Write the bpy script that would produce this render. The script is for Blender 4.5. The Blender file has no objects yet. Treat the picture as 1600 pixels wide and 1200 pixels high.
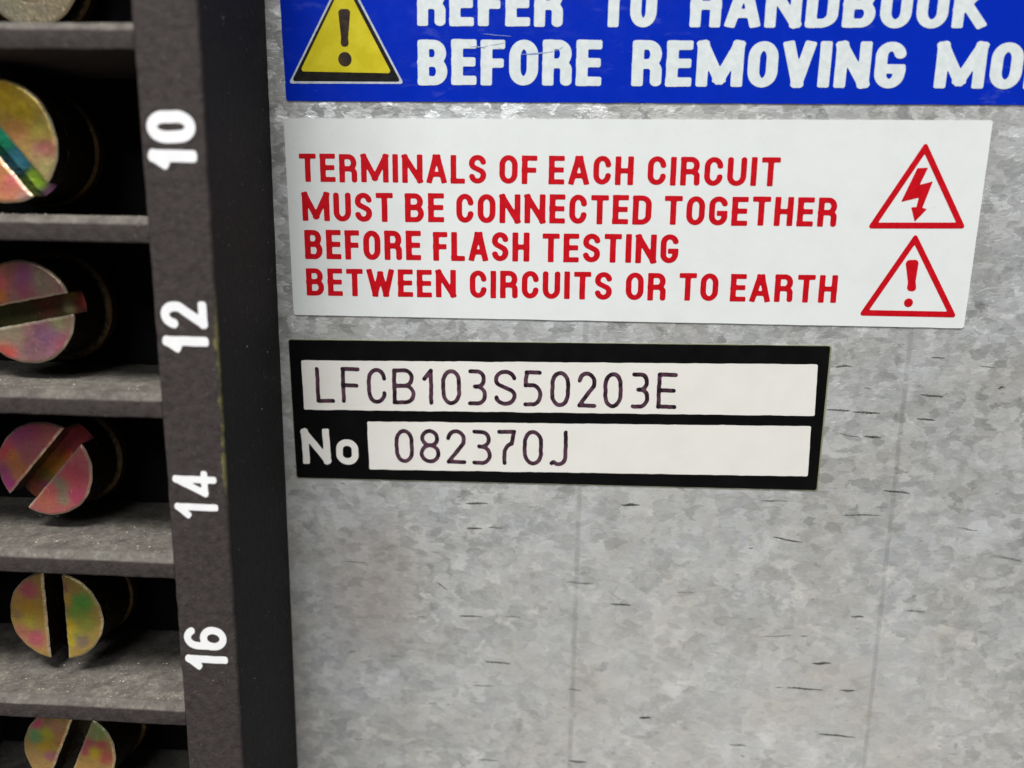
# Close-up of a relay rack: black terminal block with plated screws beside a galvanised sheet with printed labels.
# All sizes are millimetres on the sheet: u to the right, v up, w out of the sheet towards the viewer.
import bpy, bmesh, math, random
import numpy as np
from mathutils import Matrix, Vector, noise as mnoise

MM = 0.001
rnd = random.Random(7)
S = bpy.context.scene
COL = S.collection

# ------------------------------------------------------------------ camera
CAM_F, CAM_POS, CAM_AX = (1220.838898648072, [0.7569157583712465, 8.414969362099853, 57.517859935193655], [[0.9982455, 0.0179992, -0.0564094], [-0.0291336, 0.9786869, -0.2032808], [0.0515482, 0.2045676, 0.9774942]])
def P(u, v, w):
    return Vector((u * MM, -w * MM, v * MM))
cam_data = bpy.data.cameras.new('camera')
cam = bpy.data.objects.new('camera', cam_data)
COL.objects.link(cam)
S.camera = cam
cam_data.sensor_width = 36.0
cam_data.lens = CAM_F * 36.0 / 1600.0
cam_data.clip_start = 0.002
cam_data.clip_end = 20.0
m = Matrix.Identity(4)
for k in range(3):
    a, b, c = CAM_AX[k]
    m[0][k], m[1][k], m[2][k] = a, -c, b
pos = P(*CAM_POS)
for k in range(3):
    m[k][3] = pos[k]
cam.matrix_world = m
cam_data.dof.use_dof = True
cam_data.dof.focus_distance = 0.0572
cam_data.dof.aperture_fstop = 21.0

# ------------------------------------------------------------------ light
world = bpy.data.worlds.new('World')
S.world = world
world.use_nodes = True
wbg = world.node_tree.nodes['Background']
wbg.inputs['Color'].default_value = (0.93, 0.97, 1.0, 1)
wbg.inputs['Strength'].default_value = 0.07

def area_light(name, loc, target, sx, sy, power, colour):
    d = bpy.data.lights.new(name, 'AREA')
    d.shape = 'RECTANGLE'; d.size = sx; d.size_y = sy
    d.energy = power; d.color = colour
    o = bpy.data.objects.new(name, d)
    COL.objects.link(o)
    o.location = loc
    o.rotation_euler = (Vector(target) - Vector(loc)).to_track_quat('-Z', 'Y').to_euler()
    return o
# the room's ceiling tube, above and in front of the rack, a little to the left
area_light('ceiling_light', (-0.13, -0.34, 0.66), (0, 0, 0), 0.42, 0.14, 10.6, (1.0, 0.985, 0.965))
# the bright far side of the room behind the photographer
area_light('room_light', (-0.13, -0.84, 0.58), (0, 0, 0), 0.40, 0.30, 2.6, (0.95, 0.98, 1.0))
# light coming back from the warm floor
area_light('floor_bounce', (0.25, -0.62, -0.62), (0, 0, 0), 0.7, 0.5, 0.85, (1.0, 0.88, 0.76))

S.view_settings.view_transform = 'Standard'
S.view_settings.look = 'None'
S.view_settings.exposure = -0.11
S.view_settings.gamma = 1.0
S.cycles.max_bounces = 8
S.cycles.use_denoising = True

# ------------------------------------------------------------------ materials
def srgb(r, g, b, k=1.0):
    f = lambda c: (c / 255 / 12.92 if c <= 10 else ((c / 255 + 0.055) / 1.055) ** 2.4)
    return (min(1, f(r) * k), min(1, f(g) * k), min(1, f(b) * k), 1)

class NT:
    def __init__(s, name):
        s.m = bpy.data.materials.new(name); s.m.use_nodes = True
        s.n = s.m.node_tree.nodes; s.l = s.m.node_tree.links
        s.b = s.n['Principled BSDF']
        s.tc = s.n.new('ShaderNodeTexCoord')
        geo = s.n.new('ShaderNodeNewGeometry'); s.geo = geo
        sc = s.n.new('ShaderNodeVectorMath'); sc.operation = 'SCALE'; sc.inputs['Scale'].default_value = 1000
        s.l.new(geo.outputs['Position'], sc.inputs[0]); s.mm = sc.outputs[0]      # millimetres, everything shares one frame
    def put(s, sock, v):
        if isinstance(v, bpy.types.NodeSocket): s.l.new(v, sock)
        elif v is not None: sock.default_value = v
    def scale(s, x, y, z, off=(0, 0, 0)):
        mp = s.n.new('ShaderNodeMapping'); s.l.new(s.mm, mp.inputs[0])
        mp.inputs['Scale'].default_value = (x, y, z); mp.inputs['Location'].default_value = off
        return mp.outputs[0]
    def noise(s, scale, detail=4, rough=0.55, vec=None, dist=0.0, out='Fac'):
        t = s.n.new('ShaderNodeTexNoise'); s.put(t.inputs['Vector'], vec or s.mm)
        t.inputs['Scale'].default_value = scale; t.inputs['Detail'].default_value = detail
        t.inputs['Roughness'].default_value = rough; t.inputs['Distortion'].default_value = dist
        return t.outputs[out]
    def voro(s, scale, vec=None, feature='F1', out='Color', rand=1.0):
        t = s.n.new('ShaderNodeTexVoronoi'); t.feature = feature; s.put(t.inputs['Vector'], vec or s.mm)
        t.inputs['Scale'].default_value = scale; t.inputs['Randomness'].default_value = rand
        return t.outputs[out]
    def math(s, op, a, b=None, c=None, clamp=False):
        t = s.n.new('ShaderNodeMath'); t.operation = op; t.use_clamp = clamp
        s.put(t.inputs[0], a); s.put(t.inputs[1], b)
        if c is not None: s.put(t.inputs[2], c)
        return t.outputs[0]
    def rng(s, v, a, b, c=0.0, d=1.0, smooth=False):
        t = s.n.new('ShaderNodeMapRange'); t.clamp = True
        if smooth: t.interpolation_type = 'SMOOTHSTEP'
        s.put(t.inputs['Value'], v)
        for k, x in zip(('From Min', 'From Max', 'To Min', 'To Max'), (a, b, c, d)): t.inputs[k].default_value = x
        return t.outputs[0]
    def mix(s, f, a, b, blend='MIX'):
        t = s.n.new('ShaderNodeMix'); t.data_type = 'RGBA'; t.blend_type = blend
        s.put(t.inputs['Factor'], f); s.put(t.inputs['A'], a) if False else None
        s.put(t.inputs[6], a); s.put(t.inputs[7], b)
        return t.outputs[2]
    def sep(s, vec):
        t = s.n.new('ShaderNodeSeparateXYZ'); s.l.new(vec, t.inputs[0]); return t.outputs
    def bump(s, h, strength, dist, normal=None):
        t = s.n.new('ShaderNodeBump'); t.inputs['Strength'].default_value = strength
        t.inputs['Distance'].default_value = dist * MM
        s.put(t.inputs['Height'], h)
        if normal: s.l.new(normal, t.inputs['Normal'])
        s.l.new(t.outputs[0], s.b.inputs['Normal']); return t.outputs[0]
    def done(s, col=None, rough=None, metal=None, spec=None, coat=None, coat_rough=None):
        for k, v in (('Base Color', col), ('Roughness', rough), ('Metallic', metal), ('Specular IOR Level', spec),
                     ('Coat Weight', coat), ('Coat Roughness', coat_rough)):
            if v is not None: s.put(s.b.inputs[k], v)
        return s.m

def mat_galvanised():
    t = NT('galvanised_steel')
    # warped coordinates so the spangle grains get ragged, slightly sideways edges
    warp = t.noise(0.9, 3, 0.6, t.scale(0.7, 1, 1.3), out='Color')
    w = t.n.new('ShaderNodeVectorMath'); w.operation = 'MULTIPLY_ADD'
    t.l.new(warp, w.inputs[0]); w.inputs[1].default_value = (1.7, 0, 1.2); t.l.new(t.scale(0.9, 1, 1.05), w.inputs[2])
    fine = t.n.new('ShaderNodeVectorMath'); fine.operation = 'MULTIPLY_ADD'
    t.l.new(t.noise(3.2, 3, 0.6, t.scale(0.5, 1, 1.5), out='Color'), fine.inputs[0]); fine.inputs[1].default_value = (0.8, 0, 0.45)
    t.l.new(w.outputs[0], fine.inputs[2]); fv = fine.outputs[0]
    big = t.sep(t.voro(0.7, fv))[0]
    small = t.sep(t.voro(1.5, fv))[1]
    tiny = t.sep(t.voro(3.2, fv))[2]
    g = t.math('MULTIPLY_ADD', big, 0.42, t.math('MULTIPLY_ADD', small, 0.36, t.math('MULTIPLY', tiny, 0.22)))
    cloud = t.noise(0.16, 3, 0.5)
    streak = t.noise(1.0, 5, 0.65, t.scale(0.9, 1, 5.0))
    g2 = t.math('ADD', g, t.math('MULTIPLY_ADD', streak, 0.22, -0.11))
    # the grains show more strongly in some patches than in others, and higher up the sheet
    amp = t.math('ADD', t.rng(t.noise(0.09, 2, 0.5), 0.35, 0.65, 0.5, 1.0), t.rng(t.sep(t.mm)[2], -26, 2, -0.24, 0.5))
    g3 = t.math('MULTIPLY_ADD', t.math('SUBTRACT', g2, 0.5), amp, 0.5)
    col = t.mix(t.rng(g3, 0.12, 0.88), srgb(184, 188, 189), srgb(249, 252, 253))
    col = t.mix(t.rng(cloud, 0.35, 0.7, 0, 0.35), col, srgb(205, 197, 182))
    # single crystals that stay dull and dark, scattered over the rest
    cell = t.sep(t.voro(1.25, fv))[0]
    spread = t.rng(t.noise(0.16, 2), 0.35, 0.6, 0.35, 1.0)
    low = t.rng(t.sep(t.mm)[2], -34, -10, 0.12, 1.0)
    col = t.mix(t.math('MULTIPLY', t.rng(cell, 0.80, 0.84, 0, 0.42), t.math('MULTIPLY', spread, low)), col, srgb(128, 131, 130))
    # dark sparse dashes of bare pits, lying sideways
    d = t.noise(1.0, 2, 0.5, t.scale(0.45, 1, 3.4))
    col = t.mix(t.rng(d, 0.70, 0.78, 0, 0.45), col, srgb(95, 97, 96))
    xyz = t.sep(t.mm)
    for (u0, v0), (u1, v1), wd, k in ((((26.54, 1.245)), ((27.031, -34.736)), 0.24, 0.24), (((3.091, 0.642)), ((3.129, -36.219)), 0.26, 0.24)):
        slope = (u1 - u0) / (v1 - v0)
        dist = t.math('ABSOLUTE', t.math('SUBTRACT', t.math('SUBTRACT', xyz[0], u0), t.math('MULTIPLY', t.math('SUBTRACT', xyz[2], v0), slope)))
        dist = t.math('ADD', dist, t.math('MULTIPLY_ADD', t.noise(2.0, 2), 0.10, -0.05))
        f = t.math('MULTIPLY', t.rng(dist, wd * 0.4, wd, k, 0.0, True), t.rng(t.noise(0.6, 2), 0.3, 0.55, 0.35, 1.0))
        col = t.mix(f, col, srgb(92, 94, 95))
    # brownish stain on the sheet low on the left
    sx = t.math('POWER', t.math('DIVIDE', t.math('SUBTRACT', xyz[0], -13.5), 4.5), 2.0)
    sz = t.math('POWER', t.math('DIVIDE', t.math('SUBTRACT', xyz[2], -20.5), 8.5), 2.0)
    st = t.rng(t.math('ADD', t.math('ADD', sx, sz), t.math('MULTIPLY', t.noise(0.5, 3), 0.9)), 0.4, 1.6, 0.34, 0, True)
    col = t.mix(st, col, srgb(172, 150, 138))
    col = t.mix(t.rng(t.noise(2.2, 3, 0.6, t.scale(0.8, 1, 1.5, (5, 0, 2))), 0.66, 0.76, 0, 0.5), col, srgb(245, 247, 247))
    col = t.mix(t.rng(t.noise(1.9, 3, 0.6, t.scale(0.7, 1, 1.9, (1, 0, 8))), 0.63, 0.74, 0, 0.42), col, srgb(112, 115, 116))
    rough = t.rng(g3, 0.1, 0.9, 0.46, 0.28)
    h = t.math('MULTIPLY_ADD', g, 0.6, t.math('MULTIPLY', t.noise(2.2, 4, 0.6, t.scale(0.8, 1, 1.6)), 0.7))
    # every zinc crystal leans its own way, so it catches the lamps differently
    tilt = t.n.new('ShaderNodeVectorMath'); tilt.operation = 'MULTIPLY_ADD'
    t.l.new(t.voro(1.5, fv), tilt.inputs[0]); tilt.inputs[1].default_value = (0.20, 0.0, 0.20)
    off = t.n.new('ShaderNodeVectorMath'); off.operation = 'ADD'
    t.l.new(t.geo.outputs['Normal'], off.inputs[0]); off.inputs[1].default_value = (-0.10, 0.0, -0.10)
    t.l.new(off.outputs[0], tilt.inputs[2])
    nrm = t.n.new('ShaderNodeVectorMath'); nrm.operation = 'NORMALIZE'; t.l.new(tilt.outputs[0], nrm.inputs[0])
    t.bump(h, 0.34, 0.13, nrm.outputs[0])
    return t.done(col, rough, 0.55)

def mat_label(name, colour, dirt, rough=0.38, wear=0.0, spec=0.45, grain=0.03):
    t = NT(name)
    col = t.mix(t.rng(t.noise(0.35, 4, 0.6), 0.45, 0.8, 0, 0.30), colour, dirt)
    if wear:
        # rubbed film: pale sideways smears, in a few places only
        sm = t.math('MULTIPLY', t.rng(t.noise(1.0, 5, 0.65, t.scale(0.45, 1, 1.3, (3, 0, 1))), 0.56, 0.8), t.rng(t.noise(0.10, 1), 0.46, 0.6))
        col = t.mix(t.math('MULTIPLY', sm, wear), col, srgb(150, 165, 215))
    sp = t.rng(t.noise(3.5, 2, 0.5), 0.735, 0.78, 0, 0.5)
    col = t.mix(sp, col, dirt)
    t.bump(t.math('ADD', t.noise(0.5, 3), t.math('MULTIPLY', t.noise(6, 2), 0.12)), grain, 0.5)
    r = t.rng(t.noise(0.8, 4), 0.3, 0.7, rough - 0.06, rough + 0.08)
    return t.done(col, r, 0.0, spec)

def mat_ink(name, c1, c2, scale=2.0, rough=0.45, lo=0.4, hi=0.65, worn=None, worn_at=0.76):
    t = NT(name)
    col = t.mix(t.rng(t.noise(scale, 3), lo, hi), c1, c2)
    if worn: col = t.mix(t.rng(t.noise(2.6, 4, 0.7), worn_at, worn_at + 0.05), col, worn)
    return t.done(col, rough, 0.0, 0.2)

def mat_plastic(name, c, dustc, dust_amt, dust_noise=(0.35, 0.75), bumpk=0.35, edge=False):
    t = NT(name)
    n = t.sep(t.geo.outputs['Normal'])
    up = t.rng(n[2], 0.12, 0.6)
    front = t.noise(1.6, 5, 0.65)
    grit = t.noise(2.6, 6, 0.75)
    base = t.mix(t.rng(front, 0.35, 0.7), tuple(x * 0.85 for x in c[:3]) + (1,), tuple(x * 1.4 for x in c[:3]) + (1,))
    if name != 'cavity_shade_plastic': base = t.mix(t.math('MULTIPLY', t.rng(t.voro(2.6, feature='F1', out='Distance'), 0.05, 0.13, 0.8, 0.0), t.rng(t.noise(0.7, 2), 0.52, 0.64)), base, srgb(132, 130, 124))
    if name != 'cavity_shade_plastic': base = t.mix(t.rng(t.noise(2.1, 3, 0.7, t.scale(1, 1, 1, (4, 4, 4))), 0.66, 0.76, 0, 0.45), base, srgb(138, 136, 130))
    # settled dust on everything that faces up
    dustf = t.math('MULTIPLY', up, t.rng(t.math('MULTIPLY_ADD', grit, 0.5, t.math('MULTIPLY', t.noise(1.1, 3), 0.5)), dust_noise[0], dust_noise[1], 0.15, dust_amt))
    dustf = t.math('MULTIPLY', dustf, t.rng(t.noise(0.45, 3, 0.6), 0.35, 0.62, 0.6, 1.1))
    specks = t.mix(t.rng(t.noise(3.4, 4, 0.7), 0.50, 0.72), dustc, srgb(168, 163, 148))
    col = t.mix(dustf, base, specks)
    if edge:
        # old yellow paint left along the outer front edge of the rail
        xyz = t.sep(t.mm)
        du = t.math('ABSOLUTE', t.math('SUBTRACT', xyz[0], -20.08))
        du = t.math('ADD', du, t.math('MULTIPLY_ADD', t.noise(1.1, 3), 0.8, -0.40))
        dv = t.rng(t.math('ABSOLUTE', t.math('SUBTRACT', xyz[2], -3.2)), 4.0, 7.5, 1, 0)
        dy = t.rng(xyz[1], -10.2, -9.9, 1, 0)
        f = t.math('MULTIPLY', t.math('MULTIPLY', t.rng(du, 0.04, 0.16, 0.75, 0), dv), dy)
        col = t.mix(f, col, srgb(128, 126, 78))
    t.bump(t.math('ADD', t.math('MULTIPLY', t.noise(2.4, 5, 0.6), 0.8), t.math('MULTIPLY', grit, 0.9)), bumpk, 0.35)
    return t.done(col, t.rng(front, 0.3, 0.7, 0.55, 0.72), 0.0, 0.16)

def mat_plated(name, metal=0.5, rough=0.34, k=1.0):
    t = NT(name)
    a = t.n.new('ShaderNodeAttribute'); a.attribute_name = 'tint'
    n1 = t.noise(1.3, 3, 0.6, out='Color')
    col = t.mix(0.22, a.outputs['Color'], n1, 'OVERLAY')
    col = t.mix(t.rng(t.noise(2.6, 4, 0.65), 0.58, 0.72, 0, 0.4), col, srgb(120, 108, 88))
    scr = t.noise(2.0, 3, 0.6, t.scale(0.6, 1, 5.0, (7, 0, 0)))
    col = t.mix(t.rng(scr, 0.63, 0.70, 0, 0.5), col, srgb(84, 66, 50))
    col = t.mix(t.rng(t.noise(2.4, 3, 0.6, t.scale(3.5, 1, 0.7, (2, 0, 4))), 0.66, 0.72, 0, 0.45), col, srgb(226, 214, 176))
    t.bump(t.math('ADD', t.noise(3.5, 4), t.math('MULTIPLY', t.noise(1.2, 2), 0.8)), 0.22, 0.25)
    return t.done(col, t.rng(t.noise(2, 3), 0.3, 0.7, rough - 0.08, rough + 0.12), metal)

M = {}
M['steel'] = mat_galvanised()
M['white'] = mat_label('white_label_film', srgb(226, 230, 229), srgb(206, 209, 204), 0.3)
M['blue'] = mat_label('blue_label_film', srgb(4, 42, 178), srgb(4, 34, 140), 0.2, wear=0.2, spec=0.25, grain=0.05)
M['black'] = mat_label('black_label_print', srgb(9, 9, 10), srgb(24, 24, 24), 0.42, spec=0.12)
M['cream'] = mat_label('cream_writing_field', srgb(228, 226, 220), srgb(206, 204, 194), 0.5)
M['label_edge'] = mat_label('label_edge_film', srgb(136, 138, 108), srgb(90, 92, 66), 0.5)
M['red_ink'] = mat_ink('red_ink', srgb(186, 6, 20), srgb(200, 12, 30), worn=srgb(226, 150, 155), worn_at=0.785)
M['white_ink'] = mat_ink('white_ink', srgb(208, 217, 218), srgb(220, 227, 227), worn=srgb(150, 170, 205), worn_at=0.74)
M['yellow_ink'] = mat_ink('yellow_ink', srgb(198, 184, 24), srgb(212, 198, 44), 0.7)
M['brown_ink'] = mat_ink('dark_brown_ink', srgb(40, 30, 26), srgb(66, 52, 38), 1.6)
M['black_ink'] = mat_ink('black_ink', srgb(14, 13, 13), srgb(30, 28, 24), 1.6)
M['silver_ink'] = mat_ink('grey_outline_ink', srgb(176, 184, 196), srgb(200, 206, 212), 2.0)
M['pen'] = mat_ink('purple_pen_ink', srgb(36, 20, 30), srgb(92, 62, 78), 1.2, 0.5, 0.38, 0.66)
M['pen_dot'] = mat_ink('dark_pen_dot', srgb(26, 20, 28), srgb(40, 30, 40), 3)
M['number'] = mat_ink('white_number_paint', (0.93, 0.93, 0.95, 1), (0.97, 0.97, 0.97, 1), 1.0)
M['plastic'] = mat_plastic('black_moulded_plastic', srgb(63, 57, 56), srgb(130, 127, 117), 0.85, edge=False)
M['rail'] = mat_plastic('black_rail_plastic', srgb(63, 57, 56), srgb(130, 127, 117), 0.85, edge=True)
M['grit'] = mat_ink('grey_dust_grit', srgb(120, 116, 104), srgb(196, 190, 172), 1.3, 0.8)
M['side'] = mat_plastic('side_shade_plastic', srgb(34, 33, 35), srgb(60, 58, 56), 0.5, bumpk=0.5)  # rail plastic darkened, the side's shade painted into the colour
M['cavity'] = mat_plastic('cavity_shade_plastic', srgb(9, 9, 9), srgb(30, 30, 28), 0.2)  # block plastic with the compartments' deep shade painted into the colour
M['plated'] = mat_plated('iridescent_zinc_plate')
M['washer'] = mat_plated('dull_zinc_plate', 0.6, 0.42)
M['pit'] = mat_ink('dark_pit_oxide', srgb(74, 74, 70), srgb(112, 112, 108), 1.5, 0.7)
M['pit_soft'] = mat_ink('soft_pit_oxide', srgb(112, 114, 112), srgb(142, 143, 140), 1.5, 0.6)

# ------------------------------------------------------------------ object helpers
def props(o, label=None, category=None, group=None, kind=None):
    for k, v in (('label', label), ('category', category), ('group', group), ('kind', kind)):
        if v: o[k] = v
    return o

def link_mesh(name, me, parent=None):
    o = bpy.data.objects.new(name, me)
    COL.objects.link(o)
    if parent is not None: o.parent = parent
    return o

def empty(name, uvw, **kw):
    o = bpy.data.objects.new(name, None)
    o.empty_display_size = 0.005
    o.location = P(*uvw)
    COL.objects.link(o)
    return props(o, **kw)

def centre(me, parent=None):
    """move the mesh origin to its own middle; returns the location for its object"""
    n = len(me.vertices)
    co = np.empty(n * 3, np.float32); me.vertices.foreach_get('co', co); co = co.reshape(-1, 3)
    c = (co.min(0) + co.max(0)) / 2
    me.vertices.foreach_set('co', (co - c).ravel()); me.update()
    return Vector([float(x) for x in c])

def world_loc(p):
    v = Vector((0, 0, 0))
    while p is not None:
        v = v + p.location; p = p.parent
    return v

def make(name, verts, faces, mat, parent=None, smooth=False, cols=None, mats=None, fmat=None):
    """verts in (u, v, w) millimetres"""
    me = bpy.data.meshes.new(name)
    me.from_pydata([P(*v) for v in verts], [], faces)
    for mm_ in (mats or [mat]): me.materials.append(mm_)
    if fmat is not None: me.polygons.foreach_set('material_index', fmat)
    if smooth: me.polygons.foreach_set('use_smooth', [True] * len(me.polygons))
    if cols is not None:
        at = me.color_attributes.new('tint', 'FLOAT_COLOR', 'POINT')
        at.data.foreach_set('color', np.array(cols, np.float32).ravel())
    me.validate(); me.update()
    c = centre(me)
    o = link_mesh(name, me, parent)
    o.location = c - world_loc(parent)
    return o

# ------------------------------------------------------------------ outline mesher: any signed-distance outline becomes a clean flat or domed sheet
def contour(fn, x0, x1, y0, y1, step):
    nx = max(3, int(math.ceil((x1 - x0) / step)) + 1); ny = max(3, int(math.ceil((y1 - y0) / step)) + 1)
    xs = np.linspace(x0, x1, nx); ys = np.linspace(y0, y1, ny)
    X, Y = np.meshgrid(xs, ys)
    D = fn(X, Y)
    D = np.where(np.abs(D) < 1e-6, 1e-6, D)
    D[0, :] = np.maximum(D[0, :], 1e-4); D[-1, :] = np.maximum(D[-1, :], 1e-4)
    D[:, 0] = np.maximum(D[:, 0], 1e-4); D[:, -1] = np.maximum(D[:, -1], 1e-4)
    ins = D < 0
    pts, idx, faces = [], {}, []
    def cv(j, i):
        k = (j, i)
        if k not in idx: idx[k] = len(pts); pts.append((xs[i], ys[j], D[j, i]))
        return idx[k]
    def ev(j, i, j2, i2):
        k = (j, i, j2, i2) if (j, i) < (j2, i2) else (j2, i2, j, i)
        if k not in idx:
            a, b = D[k[0], k[1]], D[k[2], k[3]]; t = a / (a - b)
            idx[k] = len(pts)
            pts.append((xs[k[1]] + (xs[k[3]] - xs[k[1]]) * t, ys[k[0]] + (ys[k[2]] - ys[k[0]]) * t, 0.0))
        return idx[k]
    any_in = ins[:-1, :-1] | ins[:-1, 1:] | ins[1:, :-1] | ins[1:, 1:]
    for j, i in zip(*np.nonzero(any_in)):
        j = int(j); i = int(i)
        c = [(j, i), (j, i + 1), (j + 1, i + 1), (j + 1, i)]
        s = [bool(ins[a]) for a in c]
        if all(s): faces.append([cv(*a) for a in c]); continue
        if s[0] == s[2] and s[1] == s[3] and s[0] != s[1]:
            for k in range(4):
                if s[k]: faces.append([cv(*c[k]), ev(*c[k], *c[(k + 1) % 4]), ev(*c[k], *c[k - 1])])
            continue
        f = []
        for k in range(4):
            a, b = c[k], c[(k + 1) % 4]
            if s[k]: f.append(cv(*a))
            if s[k] != s[(k + 1) % 4]: f.append(ev(*a, *b))
        if len(f) >= 3: faces.append(f)
    return pts, faces

def skirt(verts, faces, low, cols=None):
    """close the sheet's open rim with walls down to height low"""
    cnt = {}
    for f in faces:
        for a, b in zip(f, f[1:] + f[:1]): cnt[(a, b)] = 1
    new = {}
    def lo(a):
        if a not in new:
            new[a] = len(verts); u, v, w = verts[a]; verts.append((u, v, low))
            if cols is not None: cols.append(cols[a])
        return new[a]
    for (a, b) in list(cnt):
        if (b, a) not in cnt: faces.append([b, a, lo(a), lo(b)])

# ------------------------------------------------------------------ lettering
def arc(cx, cy, rx, ry, a0, a1, n=10):
    return [(cx + rx * math.cos(math.radians(a0 + (a1 - a0) * k / n)), cy + ry * math.sin(math.radians(a0 + (a1 - a0) * k / n))) for k in range(n + 1)]

def bowl(xr, y0, y1, x0=0.0, rx=0.5):
    cy, ry = (y0 + y1) / 2, (y1 - y0) / 2
    ry_ = min(ry, 0.26)
    return [(x0, y1)] + arc(xr - rx, y1 - ry_, rx, ry_, 90, 0) + arc(xr - rx, y0 + ry_, rx, ry_, 0, -90) + [(x0, y0)]

def ring(ry=0.3, x0=0, x1=1, y0=0, y1=1):
    cx, rx = (x0 + x1) / 2, (x1 - x0) / 2
    p = arc(cx, y1 - ry, rx, ry, 0, 180, 16) + arc(cx, y0 + ry, rx, ry, 180, 360, 16)
    return p + [p[0]]

G = {  # strokes on the unit square, and the relative width of the letter
    'A': (0.70, [[(0, 0), (0.43, 1)], [(0.43, 1), (0.57, 1)], [(0.57, 1), (1, 0)], [(0.2, 0.27), (0.8, 0.27)]]),
    'B': (0.64, [[(0, 0), (0, 1)], bowl(0.93, 0.52, 1, rx=0.4), bowl(1.0, 0, 0.52, rx=0.42)]),
    'C': (0.60, [arc(0.5, 0.70, 0.5, 0.30, 5, 180, 14) + arc(0.5, 0.30, 0.5, 0.30, 180, 355, 14)]),
    'D': (0.64, [[(0, 0), (0, 1)], bowl(1.0, 0, 1, rx=0.55)]),
    'E': (0.54, [[(0, 0), (0, 1)], [(0, 1), (1, 1)], [(0, 0.51), (0.92, 0.51)], [(0, 0), (1, 0)]]),
    'F': (0.52, [[(0, 0), (0, 1)], [(0, 1), (1, 1)], [(0, 0.49), (0.9, 0.49)]]),
    'G': (0.62, [arc(0.5, 0.74, 0.5, 0.26, 14, 180, 14) + arc(0.5, 0.28, 0.5, 0.28, 180, 360, 14) + [(1, 0.38)], [(1, 0.40), (0.62, 0.40)]]),
    'H': (0.62, [[(0, 0), (0, 1)], [(1, 0), (1, 1)], [(0, 0.5), (1, 0.5)]]),
    'I': (0.22, [[(0.5, 0), (0.5, 1)]]),
    'J': (0.55, [[(1, 1), (1, 0.3)] + arc(0.5, 0.24, 0.5, 0.24, 0, -135, 12) + [(0.02, 0.03)]]),
    'K': (0.66, [[(0, 0), (0, 1)], [(1, 1), (0.06, 0.40)], [(0.30, 0.56), (1, 0)]]),
    'L': (0.50, [[(0, 1), (0, 0)], [(0, 0), (1, 0)]]),
    'M': (0.97, [[(0, 0), (0, 1)], [(0, 1), (0.5, 0.08)], [(0.5, 0.08), (1, 1)], [(1, 1), (1, 0)]]),
    'N': (0.72, [[(0, 0), (0, 1)], [(0, 1), (1, 0)], [(1, 0), (1, 1)]]),
    'O': (0.62, [ring(0.32)]),
    'R': (0.63, [[(0, 0), (0, 1)], bowl(0.96, 0.48, 1, rx=0.42), [(0.45, 0.48)] + arc(0.5, 0.30, 0.5, 0.19, 80, 0, 8) + [(1, 0)]]),
    'S': (0.60, [arc(0.5, 0.755, 0.5, 0.245, 12, 180, 12) + arc(0.5, 0.735, 0.5, 0.2, 180, 250, 6) + arc(0.5, 0.265, 0.5, 0.21, 70, 0, 6) + arc(0.5, 0.245, 0.5, 0.245, 0, -168, 12)]),
    'T': (0.60, [[(0.5, 0), (0.5, 1)], [(0, 1), (1, 1)]]),
    'U': (0.62, [[(0, 1), (0, 0.32)] + arc(0.5, 0.30, 0.5, 0.30, 180, 360, 14) + [(1, 0.32), (1, 1)]]),
    'V': (0.66, [[(0, 1), (0.5, 0)], [(0.5, 0), (1, 1)]]),
    'W': (0.98, [[(0, 1), (0.25, 0)], [(0.25, 0), (0.5, 0.9)], [(0.5, 0.9), (0.75, 0)], [(0.75, 0), (1, 1)]]),
    'o': (0.62, [ring(0.36)]),
    '0': (0.60, [ring(0.34)]),
    '1': (0.36, [[(0.85, 0), (0.85, 1)], [(0.85, 1), (0.05, 0.74)]]),
    '2': (0.58, [arc(0.5, 0.72, 0.48, 0.28, 168, -22, 14) + [(0.04, 0.0)], [(0.04, 0), (1, 0)]]),
    '3': (0.58, [[(0.03, 1), (0.45, 1)] + arc(0.5, 0.765, 0.44, 0.235, 90, -90, 12) + [(0.34, 0.53)], [(0.45, 0.53)] + arc(0.5, 0.265, 0.5, 0.265, 90, -90, 12) + [(0.02, 0)]]),
    '4': (0.60, [[(0.72, 0), (0.72, 1)], [(0.72, 1), (0.0, 0.24)], [(0.0, 0.24), (1, 0.24)]]),
    '5': (0.58, [[(0.95, 1), (0.08, 1)], [(0.08, 1), (0.02, 0.60)], [(0.02, 0.60), (0.4, 0.60)] + arc(0.5, 0.30, 0.5, 0.30, 90, -90, 14) + [(0.02, 0)]]),
    '6': (0.60, [ring(0.26, y0=0, y1=0.55), arc(0.52, 0.72, 0.5, 0.28, 35, 180, 12) + [(0, 0.3)]]),
    '7': (0.56, [[(0, 1), (1, 1)], [(1, 1), (0.85, 0.62)] + arc(0.9, 0.30, 0.55, 0.32, 115, 170, 4) + [(0.36, 0)]]),
    '8': (0.60, [ring(0.235, x0=0.06, x1=0.94, y0=0.53, y1=1), ring(0.265, y0=0, y1=0.53)]),
}

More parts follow.
